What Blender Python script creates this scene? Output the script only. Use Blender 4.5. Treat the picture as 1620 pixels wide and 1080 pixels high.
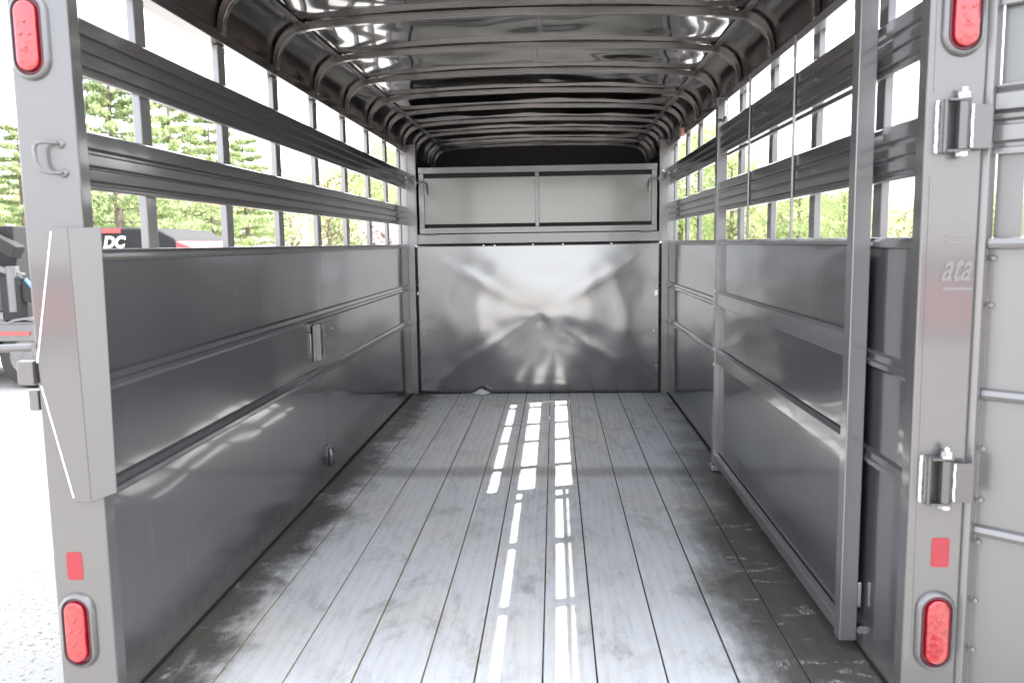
import bpy, math, random
from math import sin, cos, pi, radians, sqrt
from mathutils import Vector, Matrix, noise
random.seed(7)
for o in list(bpy.data.objects): bpy.data.objects.remove(o)
S = bpy.context.scene
COL = S.collection

# ------------------------------------------------------------------ camera
F_PX, YAW, PITCH, ROLL = 1298.5, radians(-3.023), radians(-6.843), radians(-0.842)
fwd = Vector((sin(YAW)*cos(PITCH), cos(YAW)*cos(PITCH), sin(PITCH)))
rgt = Vector((cos(YAW), -sin(YAW), 0)); upv = rgt.cross(fwd)
r2 = cos(ROLL)*rgt + sin(ROLL)*upv; u2 = -sin(ROLL)*rgt + cos(ROLL)*upv
cam = bpy.data.objects.new('camera', bpy.data.cameras.new('camera')); COL.objects.link(cam)
m = Matrix((r2, u2, -fwd)).transposed().to_4x4(); m.translation = (0, 0, 1.08)
cam.matrix_world = m
cam.data.sensor_width = 36; cam.data.lens = F_PX/1620*36
cam.data.clip_start = .05; cam.data.clip_end = 2000
cam.data.dof.use_dof = True; cam.data.dof.focus_distance = 3.6; cam.data.dof.aperture_fstop = 4.5
S.camera = cam

# ------------------------------------------------------------------ light
sun_dir = Vector((.67, .25, 1)).normalized()
W = bpy.data.worlds.new('World'); S.world = W; W.use_nodes = True
nt = W.node_tree; nt.nodes.clear()
sky = nt.nodes.new('ShaderNodeTexSky'); sky.sky_type = 'NISHITA'; sky.sun_disc = False
sky.sun_elevation = math.asin(sun_dir.z); sky.sun_rotation = math.atan2(sun_dir.x, sun_dir.y)
sky.air_density = 1.0; sky.dust_density = 4.0; sky.ozone_density = 1.0
mixn = nt.nodes.new('ShaderNodeMix'); mixn.data_type = 'RGBA'      # thin bright overcast veil over the blue
mixn.inputs[0].default_value = .58; mixn.inputs[7].default_value = (10.0, 10.2, 10.6, 1)
bg = nt.nodes.new('ShaderNodeBackground'); bg.inputs[1].default_value = .14
wo = nt.nodes.new('ShaderNodeOutputWorld')
nt.links.new(sky.outputs[0], mixn.inputs[6]); nt.links.new(mixn.outputs[2], bg.inputs[0]); nt.links.new(bg.outputs[0], wo.inputs[0])
sl = bpy.data.lights.new('sun', 'SUN'); sl.energy = 4.5; sl.angle = radians(.5); sl.color = (1, .95, .88)
so = bpy.data.objects.new('sun', sl); COL.objects.link(so)
so.rotation_euler = sun_dir.to_track_quat('Z', 'Y').to_euler()
V = S.view_settings; V.view_transform = 'Standard'; V.look = 'None'; V.gamma = 1; V.use_curve_mapping = False
V.exposure = 2.1
S.cycles.max_bounces = 12; S.cycles.diffuse_bounces = 6; S.cycles.glossy_bounces = 8

# ------------------------------------------------------------------ materials
def mat(name):
    M = bpy.data.materials.new(name); M.use_nodes = True
    n = M.node_tree; return M, n, n.nodes['Principled BSDF']
def N(n, t, **kw):
    x = n.nodes.new(t)
    for k, v in kw.items(): setattr(x, k, v)
    return x
def pos(n, scale=(1, 1, 1), obj=False):
    if obj: s = N(n, 'ShaderNodeTexCoord').outputs['Object']
    else: s = N(n, 'ShaderNodeNewGeometry').outputs['Position']
    mp = N(n, 'ShaderNodeMapping'); n.links.new(s, mp.inputs[0]); mp.inputs['Scale'].default_value = scale
    return mp.outputs[0]
def noi(n, vec, scale, detail=3, rough=.5, dist=0):
    x = N(n, 'ShaderNodeTexNoise'); x.inputs['Scale'].default_value = scale; x.inputs['Detail'].default_value = detail
    x.inputs['Roughness'].default_value = rough; x.inputs['Distortion'].default_value = dist
    n.links.new(vec, x.inputs['Vector']); return x.outputs[0]
def ramp(n, src, stops):
    r = N(n, 'ShaderNodeValToRGB'); e = r.color_ramp.elements
    while len(e) < len(stops): e.new(.5)
    for i, (p, c) in enumerate(stops):
        e[i].position = p; e[i].color = (c if isinstance(c, tuple) else (c, c, c)) + (1,)
    n.links.new(src, r.inputs[0]); return r.outputs[0]
def mth(n, op, a, b=None, c=None, clamp=False):
    x = N(n, 'ShaderNodeMath', operation=op); x.use_clamp = clamp
    for i, v in enumerate((a, b, c)):
        if v is None: continue
        if isinstance(v, (int, float)): x.inputs[i].default_value = v
        else: n.links.new(v, x.inputs[i])
    return x.outputs[0]
def mixc(n, f, a, b, mode='MIX'):
    x = N(n, 'ShaderNodeMix', data_type='RGBA', blend_type=mode)
    for i, v in ((0, f), (6, a), (7, b)):
        if isinstance(v, (int, float)): x.inputs[i].default_value = v
        elif isinstance(v, tuple): x.inputs[i].default_value = v + (1,)
        else: n.links.new(v, x.inputs[i])
    return x.outputs[2]
def bump(n, h, strength, dist, prev=None):
    b = N(n, 'ShaderNodeBump'); b.inputs['Strength'].default_value = strength; b.inputs['Distance'].default_value = dist
    n.links.new(h, b.inputs['Height'])
    if prev is not None: n.links.new(prev, b.inputs['Normal'])
    return b.outputs[0]
def sstep(n, v, a, b):
    x = N(n, 'ShaderNodeMapRange', interpolation_type='SMOOTHSTEP'); n.links.new(v, x.inputs[0])
    x.inputs[1].default_value = a; x.inputs[2].default_value = b; return x.outputs[0]

def paint(name, col, metallic=.55, rough=.34, coat=1.0, coat_rough=.05, wave=.004, wscale=3.0, orange=.0004, smudge=.25, coat_wave=True, grime=False):
    M, n, P = mat(name)
    p = pos(n)
    v = noi(n, p, 2.2, 4, .55)
    c = mixc(n, mth(n, 'MULTIPLY', v, smudge), col, tuple(min(1, x*1.35) for x in col))
    if grime:      # dried dust: splashed along the foot of the sheet, faint runs and rubbed marks higher up
        sp_ = N(n, 'ShaderNodeSeparateXYZ'); n.links.new(N(n, 'ShaderNodeNewGeometry').outputs['Position'], sp_.inputs[0])
        nn = noi(n, pos(n, (1, 5, 5)), 3, 6, .7)
        foot = mth(n, 'SUBTRACT', 1, sstep(n, mth(n, 'SUBTRACT', sp_.outputs[2], mth(n, 'MULTIPLY', nn, .14)), -.05, .03))
        runs = mth(n, 'MULTIPLY', sstep(n, noi(n, pos(n, (1, 14, 1.2)), 1.6, 5, .65), .56, .74), .16)
        rub = mth(n, 'MULTIPLY', sstep(n, noi(n, pos(n, (1, 2.2, 1)), 3.1, 8, .78, 1.6), .61, .70), .07)
        gm = mth(n, 'ADD', mth(n, 'MULTIPLY', foot, .55), mth(n, 'ADD', runs, rub), clamp=True)
        c = mixc(n, gm, c, (.30, .295, .28))
    n.links.new(c, P.inputs['Base Color'])
    P.inputs['Metallic'].default_value = metallic
    P.inputs['Roughness'].default_value = rough
    b1 = bump(n, noi(n, pos(n, (1, .8, 1.3)), wscale, 1.0, .4, 0), 1, wave)
    n.links.new(b1, P.inputs['Normal'])
    P.inputs['Coat Weight'].default_value = coat; P.inputs['Coat Roughness'].default_value = coat_rough+.01
    if coat_wave: n.links.new(b1, P.inputs['Coat Normal'])
    return M
def plain(name, col, metallic=0, rough=.5, coat=0, var=.25, vs=8, bmp=0, bs=60, obj=False):
    M, n, P = mat(name)
    p = pos(n, obj=obj)
    c = mixc(n, noi(n, p, vs, 4, .6), tuple(x*(1-var) for x in col), tuple(min(1, x*(1+var)) for x in col))
    n.links.new(c, P.inputs['Base Color']); P.inputs['Metallic'].default_value = metallic
    n.links.new(mth(n, 'ADD', mth(n, 'MULTIPLY', noi(n, p, vs*2, 3), .12), rough-.06), P.inputs['Roughness'])
    P.inputs['Coat Weight'].default_value = coat
    if bmp: n.links.new(bump(n, noi(n, p, bs, 4, .6), 1, bmp), P.inputs['Normal'])
    return M

M_wall = paint('charcoal_paint_panel', (.112, .112, .119), grime=True, wave=.007, wscale=2.2, rough=.30, coat_rough=.06, smudge=.5)
M_rail = paint('charcoal_paint_rail', (.115, .111, .114), wave=.0015, wscale=7, rough=.32, coat_rough=.08)
M_frame = paint('grey_paint_frame', (.185, .180, .180), metallic=.5, wave=.0025, wscale=6, rough=.34, coat_rough=.08, smudge=.35)
M_rgf = paint('grey_paint_rear_gate', (.14, .137, .139), metallic=.45, wave=.001, wscale=5, rough=.36, coat_rough=.1, smudge=.25)
M_post = paint('grey_paint_rear_post', (.100, .098, .099), metallic=.45, wave=.0012, wscale=5, rough=.36, coat_rough=.08, smudge=.5)
M_hinge = paint('grey_paint_hinge', (.07, .069, .07), metallic=.5, wave=.001, wscale=9, rough=.3, coat_rough=.06)
M_gate = paint('grey_paint_gate', (.19, .187, .195), metallic=.5, wave=.0015, wscale=6, rough=.34, coat_rough=.09)
M_gatepanel = paint('charcoal_gate_sheet', (.100, .100, .108), grime=True, wave=.007, wscale=2.4, rough=.28, coat_rough=.06, smudge=.5)
M_roof = paint('roof_sheet_paint', (.030, .025, .025), metallic=.9, wave=.0004, wscale=4, rough=.12, coat=1, coat_rough=.03, smudge=.3, orange=.0001)
M_corner = paint('roof_corner_paint', (.022, .019, .019), metallic=.6, wave=.0003, wscale=4, rough=.3, coat=.7, coat_rough=.04)
M_bow = paint('roof_bow_paint', (.105, .095, .094), metallic=.6, wave=.0008, wscale=12, rough=.27, coat_rough=.07)
M_bulk = paint('silver_bulkhead_sheet', (.21, .21, .212), metallic=.9, wave=.003, wscale=3.4, rough=.17, coat=.6, coat_rough=.08, smudge=.2)
M_hatch = paint('silver_hatch_sheet', (.15, .148, .138), metallic=.85, wave=.002, wscale=2.2, rough=.30, coat_rough=.10, smudge=.2)
M_rgate = paint('pale_rear_gate_sheet', (.130, .129, .131), metallic=.45, wave=.0015, wscale=2, rough=.42, coat_rough=.15, smudge=.2)
M_dark = plain('unlit_nose_paint', (.035, .033, .033), rough=.5)
M_zinc = plain('zinc_hardware', (.62, .62, .63), metallic=1, rough=.3, var=.2, vs=60, bmp=.0006, bs=160)
M_weld = plain('weld_bead', (.66, .65, .65), metallic=.5, rough=.3, var=.2, vs=90, bmp=.002, bs=220, coat=.6)
M_glint = plain('painted_edge_glint', (.85, .85, .86), rough=.3, coat=.5, var=.05)
M_rubber = plain('black_rubber', (.02, .02, .02), rough=.75, bmp=.001, bs=90)
M_decal = plain('red_reflective_tape', (.25, .006, .018), rough=.35, coat=.3, var=.06)
M_white = plain('white_lettering', (.85, .85, .85), rough=.4, var=.04)
M_blackgap = plain('black_seal_and_gap', (.012, .012, .012), rough=.7)
M_red = plain('red_car_paint', (.55, .02, .02), rough=.3, coat=1, var=.1)
M_black = plain('black_vehicle_paint', (.009, .009, .010), rough=.7, coat=.0, var=.3)
M_steel = plain('grey_truck_steel', (.14, .14, .145), metallic=.6, rough=.4, var=.2)
M_glass = plain('dark_vehicle_glass', (.03, .04, .05), rough=.08, coat=1, var=.1)
M_chrome = plain('chrome_rod', (.75, .75, .76), metallic=1, rough=.12, var=.05)

# tail lamp lens: moulded red plastic
M_lens, n, P = mat('red_lamp_lens')
p = pos(n)
vor = N(n, 'ShaderNodeTexVoronoi'); vor.inputs['Scale'].default_value = 75; n.links.new(p, vor.inputs['Vector'])
c = mixc(n, vor.outputs['Distance'], (.22, .0015, .004), (.40, .012, .02))
n.links.new(c, P.inputs['Base Color']); P.inputs['Roughness'].default_value = .12; P.inputs['Coat Weight'].default_value = 1
P.inputs['Coat Roughness'].default_value = .03
P.inputs['Subsurface Weight'].default_value = .4; P.inputs['Subsurface Radius'].default_value = (.01, .001, .001)
n.links.new(bump(n, vor.outputs['Distance'], .6, .003), P.inputs['Normal'])

M_gask = plain('dark_red_gasket', (.10, .006, .02), rough=.3)
# floor boards
M_board, n, P = mat('painted_dusty_floor_board')
g = N(n, 'ShaderNodeNewGeometry'); sp = N(n, 'ShaderNodeSeparateXYZ'); n.links.new(g.outputs['Position'], sp.inputs[0])
X, Y, Z = sp.outputs
p = pos(n)
wob = mth(n, 'SUBTRACT', noi(n, p, 2.6, 5, .65), .5)
wob2 = mth(n, 'SUBTRACT', noi(n, pos(n, (3, 1, 1)), 9, 5, .7), .5)
wsum = mth(n, 'ADD', mth(n, 'MULTIPLY', wob, .45), mth(n, 'MULTIPLY', wob2, .14))
xl = mth(n, 'ADD', X, wsum)
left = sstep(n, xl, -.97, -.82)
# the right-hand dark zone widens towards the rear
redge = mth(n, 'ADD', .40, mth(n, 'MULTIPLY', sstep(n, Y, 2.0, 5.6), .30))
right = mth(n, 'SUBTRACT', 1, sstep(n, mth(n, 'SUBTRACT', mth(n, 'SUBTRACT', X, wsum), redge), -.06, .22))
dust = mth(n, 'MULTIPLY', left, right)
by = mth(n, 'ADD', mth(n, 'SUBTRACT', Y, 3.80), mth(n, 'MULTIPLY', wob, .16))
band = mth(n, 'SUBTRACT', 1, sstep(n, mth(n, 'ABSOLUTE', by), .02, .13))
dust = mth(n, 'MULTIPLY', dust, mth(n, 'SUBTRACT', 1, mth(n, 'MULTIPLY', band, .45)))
# every board carries its own grain: shift the pattern by the board's random number
oi = N(n, 'ShaderNodeObjectInfo')
def bpos(scale):
    cmb = N(n, 'ShaderNodeCombineXYZ'); n.links.new(mth(n, 'MULTIPLY', oi.outputs['Random'], 37), cmb.inputs[1]); n.links.new(mth(n, 'MULTIPLY', oi.outputs['Random'], 11), cmb.inputs[2])
    va = N(n, 'ShaderNodeVectorMath', operation='ADD'); n.links.new(g.outputs['Position'], va.inputs[0]); n.links.new(cmb.outputs[0], va.inputs[1])
    mp = N(n, 'ShaderNodeMapping'); n.links.new(va.outputs[0], mp.inputs[0]); mp.inputs['Scale'].default_value = scale; return mp.outputs[0]
pat = sstep(n, noi(n, pos(n, (1.6, .8, 1)), 3.4, 7, .74, .4), .50, .70)
nearf = mth(n, 'SUBTRACT', 1, sstep(n, Y, 2.2, 4.8))
dust = mth(n, 'MULTIPLY', dust, mth(n, 'SUBTRACT', 1, mth(n, 'MULTIPLY', pat, mth(n, 'ADD', .14, mth(n, 'MULTIPLY', nearf, .34)))))
hol = noi(n, bpos((5, .9, 1)), 4, 6, .72, .8)
dust = mth(n, 'MULTIPLY', dust, mth(n, 'SUBTRACT', 1, mth(n, 'MULTIPLY', sstep(n, hol, .54, .70), .22)))
# scuffs of white on the bare edge boards
scf = sstep(n, noi(n, pos(n, (1.6, 4.0, 1)), 3.4, 3, .6, .8), .57, .66)
scf = mth(n, 'MULTIPLY', scf, sstep(n, noi(n, pos(n, (16, 5, 1)), 6, 6, .8, 2), .47, .62))
dust = mth(n, 'MAXIMUM', dust, mth(n, 'MULTIPLY', scf, .85))
grain = noi(n, bpos((60, 2.0, 1)), 3, 6, .7, .5)
grain2 = noi(n, bpos((18, .6, 1)), 3, 4, .6, 1.5)
fine = noi(n, bpos((95, 4, 1)), 3, 5, .75, 1)
ringw = N(n, 'ShaderNodeTexWave', wave_type='BANDS', bands_direction='X'); ringw.inputs['Scale'].default_value = 9; ringw.inputs['Distortion'].default_value = 9
ringw.inputs['Detail'].default_value = 3; ringw.inputs['Detail Scale'].default_value = .8; n.links.new(bpos((1, .12, 1)), ringw.inputs['Vector'])
dirt = mixc(n, grain2, (.055, .053, .048), (.125, .120, .108))
dirt = mixc(n, mth(n, 'MULTIPLY', sstep(n, fine, .55, .75), .30), dirt, (.26, .26, .25))
dcol = mixc(n, grain, (.72, .745, .78), (.90, .925, .95))
dcol = mixc(n, mth(n, 'MULTIPLY', sstep(n, ringw.outputs[0], .62, .98), .18), dcol, (.40, .40, .40))
blot = noi(n, bpos((1, .5, 1)), 5.5, 7, .75, 1.2)
dcol = mixc(n, mth(n, 'MULTIPLY', sstep(n, blot, .50, .66), .38), dcol, (.36, .355, .345))
dcol = mixc(n, mth(n, 'MULTIPLY', sstep(n, fine, .54, .72), .42), dcol, (.34, .34, .335))
dcol = mixc(n, mth(n, 'MULTIPLY', oi.outputs['Random'], .12), dcol, (.46, .455, .44))
dcol = mixc(n, mth(n, 'MULTIPLY', nearf, .54), dcol, (.36, .36, .36))  # near boards darkened in colour to offset light from the open rear
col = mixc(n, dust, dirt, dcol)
warm = mixc(n, 1, col, (1.0, .97, .91), 'MULTIPLY')
col = mixc(n, sstep(n, noi(n, p, 1.7, 3), .45, .65), col, warm)
spk = sstep(n, noi(n, p, 70, 2, .5), .74, .78)
col = mixc(n, mth(n, 'MULTIPLY', spk, .6), col, (.06, .055, .05))
# sawn board sides: raw yellow pine, shade put into the colour towards the right
nz = N(n, 'ShaderNodeSeparateXYZ'); n.links.new(g.outputs['True Normal'], nz.inputs[0])
side = mth(n, 'LESS_THAN', nz.outputs[2], .75)
edgec = mixc(n, sstep(n, X, -.30, .0), (.47, .40, .26), (.11, .095, .075))
col = mixc(n, side, col, edgec)
n.links.new(col, P.inputs['Base Color'])
n.links.new(mth(n, 'ADD', .34, mth(n, 'MULTIPLY', dust, .26)), P.inputs['Roughness'])
P.inputs['Specular IOR Level'].default_value = .45
bb = bump(n, grain, .8, .0016); bb = bump(n, noi(n, p, 22, 5, .7), .6, .0018, bb)
n.links.new(bb, P.inputs['Normal'])

# pale gravel lot
M_ground, n, P = mat('pale_gravel')
p = pos(n)
c = mixc(n, noi(n, p, 1.3, 6, .7), (.30, .295, .28), (.43, .42, .40))
c = mixc(n, sstep(n, noi(n, p, 38, 4, .7), .54, .66), c, (.13, .125, .12))
c = mixc(n, mth(n, 'MULTIPLY', sstep(n, noi(n, p, .35, 3, .6), .6, .8), .4), c, (.34, .33, .30))
n.links.new(c, P.inputs['Base Color']); P.inputs['Roughness'].default_value = .9
n.links.new(bump(n, noi(n, p, 45, 6, .75), 1, .012), P.inputs['Normal'])
M_grass = plain('spring_grass', (.09, .14, .035), rough=.9, var=.5, vs=1.2, bmp=.05, bs=20)

def leafmat(name, a, b):
    M, n, P = mat(name)
    oi = N(n, 'ShaderNodeObjectInfo')
    c = mixc(n, noi(n, pos(n), 1.6, 4, .6), a, b)
    n.links.new(c, P.inputs['Base Color']); P.inputs['Roughness'].default_value = .6
    tr = N(n, 'ShaderNodeBsdfTranslucent'); n.links.new(c, tr.inputs[0])
    mx = N(n, 'ShaderNodeMixShader'); mx.inputs[0].default_value = .45
    n.links.new(P.outputs[0], mx.inputs[1]); n.links.new(tr.outputs[0], mx.inputs[2])
    n.links.new(mx.outputs[0], n.nodes['Material Output'].inputs[0]); return M
L_pine = leafmat('pine_needles', (.25, .32, .15), (.40, .47, .25))
L_spring = leafmat('spring_leaves', (.34, .42, .19), (.50, .56, .30))
L_bud = leafmat('budding_leaves', (.60, .55, .34), (.68, .63, .42))
L_pink = leafmat('pink_blossom', (.66, .50, .55), (.78, .66, .70))
M_bark = plain('bark', (.16, .125, .10), rough=.9, var=.4, vs=5, bmp=.02, bs=18)
M_housew = plain('white_siding', (.72, .70, .68), rough=.6, var=.05)
M_houseb = plain('grey_blue_siding', (.36, .40, .45), rough=.7, var=.1)
M_roofing = plain('asphalt_shingle', (.14, .13, .13), rough=.9, var=.3, vs=3)
M_rock = plain('pale_boulder', (.34, .34, .35), rough=.9, var=.3, vs=2, bmp=.05, bs=6)

# ------------------------------------------------------------------ mesh helpers
ORG = {}
def tag(o, label=None, cat=None, group=None, kind=None):
    if label: o['label'] = label
    if cat: o['category'] = cat
    if group: o['group'] = group
    if kind: o['kind'] = kind
    return o
def empty(name, loc=(0, 0, 0), rz=0, parent=None):
    o = bpy.data.objects.new(name, None); COL.objects.link(o); o.empty_display_size = .2
    base = ORG.get(parent.name, Vector()) if parent else Vector()
    o.location = Vector(loc)-base if parent else loc
    o.rotation_euler = (0, 0, rz)
    if parent: o.parent = parent
    ORG[o.name] = Vector(loc)
    return o
class MB:
    def __init__(s): s.v = []; s.f = []
    def add(s, vs, fs):
        k = len(s.v); s.v += [Vector(a) for a in vs]; s.f += [tuple(i+k for i in f) for f in fs]; return s
    def box(s, x0, x1, y0, y1, z0, z1):
        x0, x1 = sorted((x0, x1)); y0, y1 = sorted((y0, y1)); z0, z1 = sorted((z0, z1))
        return s.add([(x0,y0,z0),(x1,y0,z0),(x1,y1,z0),(x0,y1,z0),(x0,y0,z1),(x1,y0,z1),(x1,y1,z1),(x0,y1,z1)],
                     [(0,3,2,1),(4,5,6,7),(0,1,5,4),(1,2,6,5),(2,3,7,6),(3,0,4,7)])
    def prism(s, prof, a, b, axis='Y'):
        """closed profile (ccw seen from -axis side is not required) extruded from a to b"""
        n_ = len(prof)
        def P3(u, w, t): return {'Y': (u, t, w), 'X': (t, u, w), 'Z': (u, w, t)}[axis]
        area = sum(prof[i][0]*prof[(i+1) % n_][1]-prof[(i+1) % n_][0]*prof[i][1] for i in range(n_))
        pr = list(prof)
        flip = (area < 0)
        if flip: pr.reverse()
        vs = [P3(u, w, a) for u, w in pr] + [P3(u, w, b) for u, w in pr]
        fs = [tuple(range(n_)), tuple(range(2*n_-1, n_-1, -1))] + [(i, i+n_, (i+1) % n_+n_, (i+1) % n_) for i in range(n_)]
        if axis == 'X' or axis == 'Z': fs = [tuple(reversed(f)) for f in fs]
        if b < a: fs = [tuple(reversed(f)) for f in fs]
        return s.add(vs, fs)
    def tube(s, pts, r, seg=10, cap=True):
        pts = [Vector(p_) for p_ in pts]; rings = []
        rs = r if isinstance(r, (list, tuple)) else [r]*len(pts)
        ref = None
        for i, p_ in enumerate(pts):
            d = (pts[min(i+1, len(pts)-1)]-pts[max(i-1, 0)]).normalized()
            if ref is None: ref = d.orthogonal().normalized()
            u = (ref - d*ref.dot(d)); u = u.normalized() if u.length > 1e-6 else d.orthogonal().normalized()
            w = d.cross(u); ref = u
            rings.append([p_+(u*cos(2*pi*k/seg)+w*sin(2*pi*k/seg))*rs[i] for k in range(seg)])
        vs = [q for rg in rings for q in rg]; fs = []
        for i in range(len(pts)-1):
            for k in range(seg):
                fs.append((i*seg+k, i*seg+(k+1) % seg, (i+1)*seg+(k+1) % seg, (i+1)*seg+k))
        if cap: fs.append(tuple(reversed(range(seg)))); fs.append(tuple((len(pts)-1)*seg+k for k in range(seg)))
        return s.add(vs, fs)
    def bar(s, a, b, w, h, up=(0, 0, 1)):
        a, b = Vector(a), Vector(b); d = (b-a).normalized(); x = d.cross(Vector(up)).normalized(); z = x.cross(d)
        vs = [c+x*i*w/2+z*j*h/2 for c in (a, b) for i, j in ((-1,-1),(1,-1),(1,1),(-1,1))]
        return s.add(vs, [(0,1,2,3)[::-1] and (0,1,2,3),(7,6,5,4),(0,4,5,1),(1,5,6,2),(2,6,7,3),(3,7,4,0)])
    def lathe(s, c, prof, axis='Z', seg=20):
        """prof: list of (r, t) along axis"""
        vs = []; 
        for r_, t in prof:
            for k in range(seg):
                a, b = r_*cos(2*pi*k/seg), r_*sin(2*pi*k/seg)
                q = {'Z': (a, b, t), 'Y': (b, t, a), 'X': (t, a, b)}[axis]
                vs.append(Vector(c)+Vector(q))
        fs = []
        for i in range(len(prof)-1):
            for k in range(seg): fs.append((i*seg+k, i*seg+(k+1) % seg, (i+1)*seg+(k+1) % seg, (i+1)*seg+k))
        fs.append(tuple(reversed(range(seg)))); fs.append(tuple((len(prof)-1)*seg+k for k in range(seg)))
        return s.add(vs, fs)
    def xf(s, M4):
        s.v = [M4 @ q for q in s.v]; return s
    def build(s, name, m_, parent=None, bev=0, smooth=None, label=None, own=False):
        off = ORG.get(parent.name, Vector()) if parent else Vector()
        org = off
        me = bpy.data.meshes.new(name)
        if own:      # give the mesh its own origin, at the middle of its box
            lo = Vector([min(q[i] for q in s.v) for i in range(3)]); hi = Vector([max(q[i] for q in s.v) for i in range(3)])
            org = (lo+hi)/2
            if own == 'base': org.z = lo.z
        me.from_pydata([tuple(q-org) for q in s.v], [], s.f); me.update()
        import bmesh
        b_ = bmesh.new(); b_.from_mesh(me); bmesh.ops.recalc_face_normals(b_, faces=b_.faces[:]); b_.to_mesh(me); b_.free()
        me.materials.append(m_)
        o = bpy.data.objects.new(name, me); COL.objects.link(o); o.location = org-off
        if parent: o.parent = parent
        ORG[o.name] = org
        if bev or smooth:
            for p_ in me.polygons: p_.use_smooth = True
            me.set_sharp_from_angle(angle=radians(smooth or 35))
        if bev:
            bm = o.modifiers.new('bevel', 'BEVEL'); bm.width = bev; bm.segments = 2; bm.limit_method = 'ANGLE'; bm.angle_limit = radians(40)
            bm.harden_normals = True
        if label: o['label'] = label
        return o
def stadium(cx, cz, r, hs, seg=12):
    """oval: half circles of radius r, straight half height hs"""
    pts = []
    for k in range(seg+1): a = pi*k/seg; pts.append((cx+r*cos(a), cz+hs+r*sin(a)))
    for k in range(seg+1): a = pi+pi*k/seg; pts.append((cx+r*cos(a), cz-hs+r*sin(a)))
    return pts
def loft(mb, loops, close=True):
    n_ = len(loops[0]); vs = [q for l in loops for q in l]; fs = []
    for i in range(len(loops)-1):
        for k in range(n_): fs.append((i*n_+k, i*n_+(k+1) % n_, (i+1)*n_+(k+1) % n_, (i+1)*n_+k))
    if close: fs.append(tuple((len(loops)-1)*n_+k for k in range(n_)))
    return mb.add(vs, fs)

# ================================================================== SETTING
GZ = -.50
g = MB(); R_ = 700
g.add([(-R_,-R_,GZ),(R_,-R_,GZ),(R_,R_,GZ),(-R_,R_,GZ)], [(0,1,2,3)])
tag(g.build('ground', M_ground), kind='structure')
def sheet(name, x0, x1, y0, y1, z, m_):
    q = MB().add([(x0,y0,z),(x1,y0,z),(x1,y1,z),(x0,y1,z)], [(0,1,2,3)])
    return tag(q.build(name, m_), kind='structure')
sheet('lawn', -120, -17, 6, 160, GZ+.02, M_grass)
sheet('verge', 16, 140, -20, 160, GZ+.02, M_grass)
sheet('meadow', -16.9, 15.9, 32, 160, GZ+.02, M_grass)

# ================================================================== TRAILER
XL, XR, XC, HW = -1.04, .80, -.12, .92
Y0, Y1 = 1.72, 5.86            # rear frame, bulkhead
YN = 7.35                      # nose
T = empty('livestock_trailer', (XC, 4.5, GZ))
tag(T, 'charcoal livestock trailer seen from its open rear, with slatted sides and wooden floor', 'trailer')

# ---- floor boards
edges = [-1.04, -.864, -.687, -.515, -.34, -.208, -.038, .098, .272, .446, .62, .80]
for i in range(11):
    a, b = edges[i]+.0019, edges[i+1]-.0019
    if i in (0,): a = edges[i]
    if i in (10,): b = edges[i+1]-.002
    yj = 0
    mb = MB().box(a, b, Y0-.02, Y1-.012, -.038, 0 + random.uniform(-.0015, .0008))
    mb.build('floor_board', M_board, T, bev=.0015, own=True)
# ---- chassis below the floor
for x in (XL+.03, XR-.03): MB().box(x-.03, x+.03, Y0, YN, -.15, -.04).build('frame_rail', M_frame, T, bev=.003)
for y in [2.0+.6*k for k in range(9)]: MB().box(XL+.062, XR-.062, y-.025, y+.025, -.115, -.041).build('cross_member', M_frame, T)
MB().box(XL-.05, XR+.05, Y0-.012, Y0+.06, -.16, -.041).build('rear_sill', M_frame, T, bev=.004)
def wheel(cx, cy, cz, r, w, parent, axis='X'):
    prof = [(r*.62, -w/2), (r*.9, -w/2), (r*.98, -w*.38), (r, -w*.2), (r, w*.2), (r*.98, w*.38), (r*.9, w/2), (r*.62, w/2)]
    t = MB().lathe((cx, cy, cz), prof, axis, 32).build('wheel', M_rubber, parent, smooth=40)
    MB().lathe((cx, cy, cz), [(r*.60, -w*.51), (r*.57, -w*.53), (r*.3, -w*.40), (r*.18, -w*.56), (.0, -w*.56)], axis, 24).build('rim', M_steel, t, smooth=30)
    MB().lathe((cx, cy, cz), [(0, w*.56), (r*.18, w*.56), (r*.3, w*.40), (r*.57, w*.53), (r*.60, w*.51)], axis, 24).build('rim', M_steel, t, smooth=30)
    return t
for sx, x in ((-1, XL-.20), (1, XR+.20)):
    for y in (3.9, 4.75): wheel(x, y, GZ+.345, .345, .21, T)
    mb = MB()
    prof = [(3.42, -.20), (3.5, .16), (3.75, .25), (4.9, .25), (5.15, .16), (5.23, -.20)]
    inner = [(a_+(4.325-a_)*.012, b_-.012) for a_, b_ in reversed(prof)]
    xa, xb = (XL-.33, XL-.062) if sx < 0 else (XR+.062, XR+.33)
    mb.prism(prof+inner, xa, xb, 'X').build('fender', M_frame, T, bev=.003)
    MB().tube([(XC, y_, GZ+.345) for y_ in (3.9,)]+[(XC+.1, 3.9, GZ+.345)], .03)
for y in (3.9, 4.75): MB().tube([(XL-.1, y, GZ+.345), (XR+.1, y, GZ+.345)], .035).build('axle', M_frame, T)
mb = MB(); mb.bar((XL+.03, YN-.05, -.1), (XC, YN+1.3, -.1), .06, .1); mb.bar((XR-.03, YN-.05, -.1), (XC, YN+1.3, -.1), .06, .1)
mb.build('tongue', M_frame, T); MB().tube([(XC, YN+1.25, -.045), (XC, YN+1.25, GZ)], .035).build('jack', M_frame, T)

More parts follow.
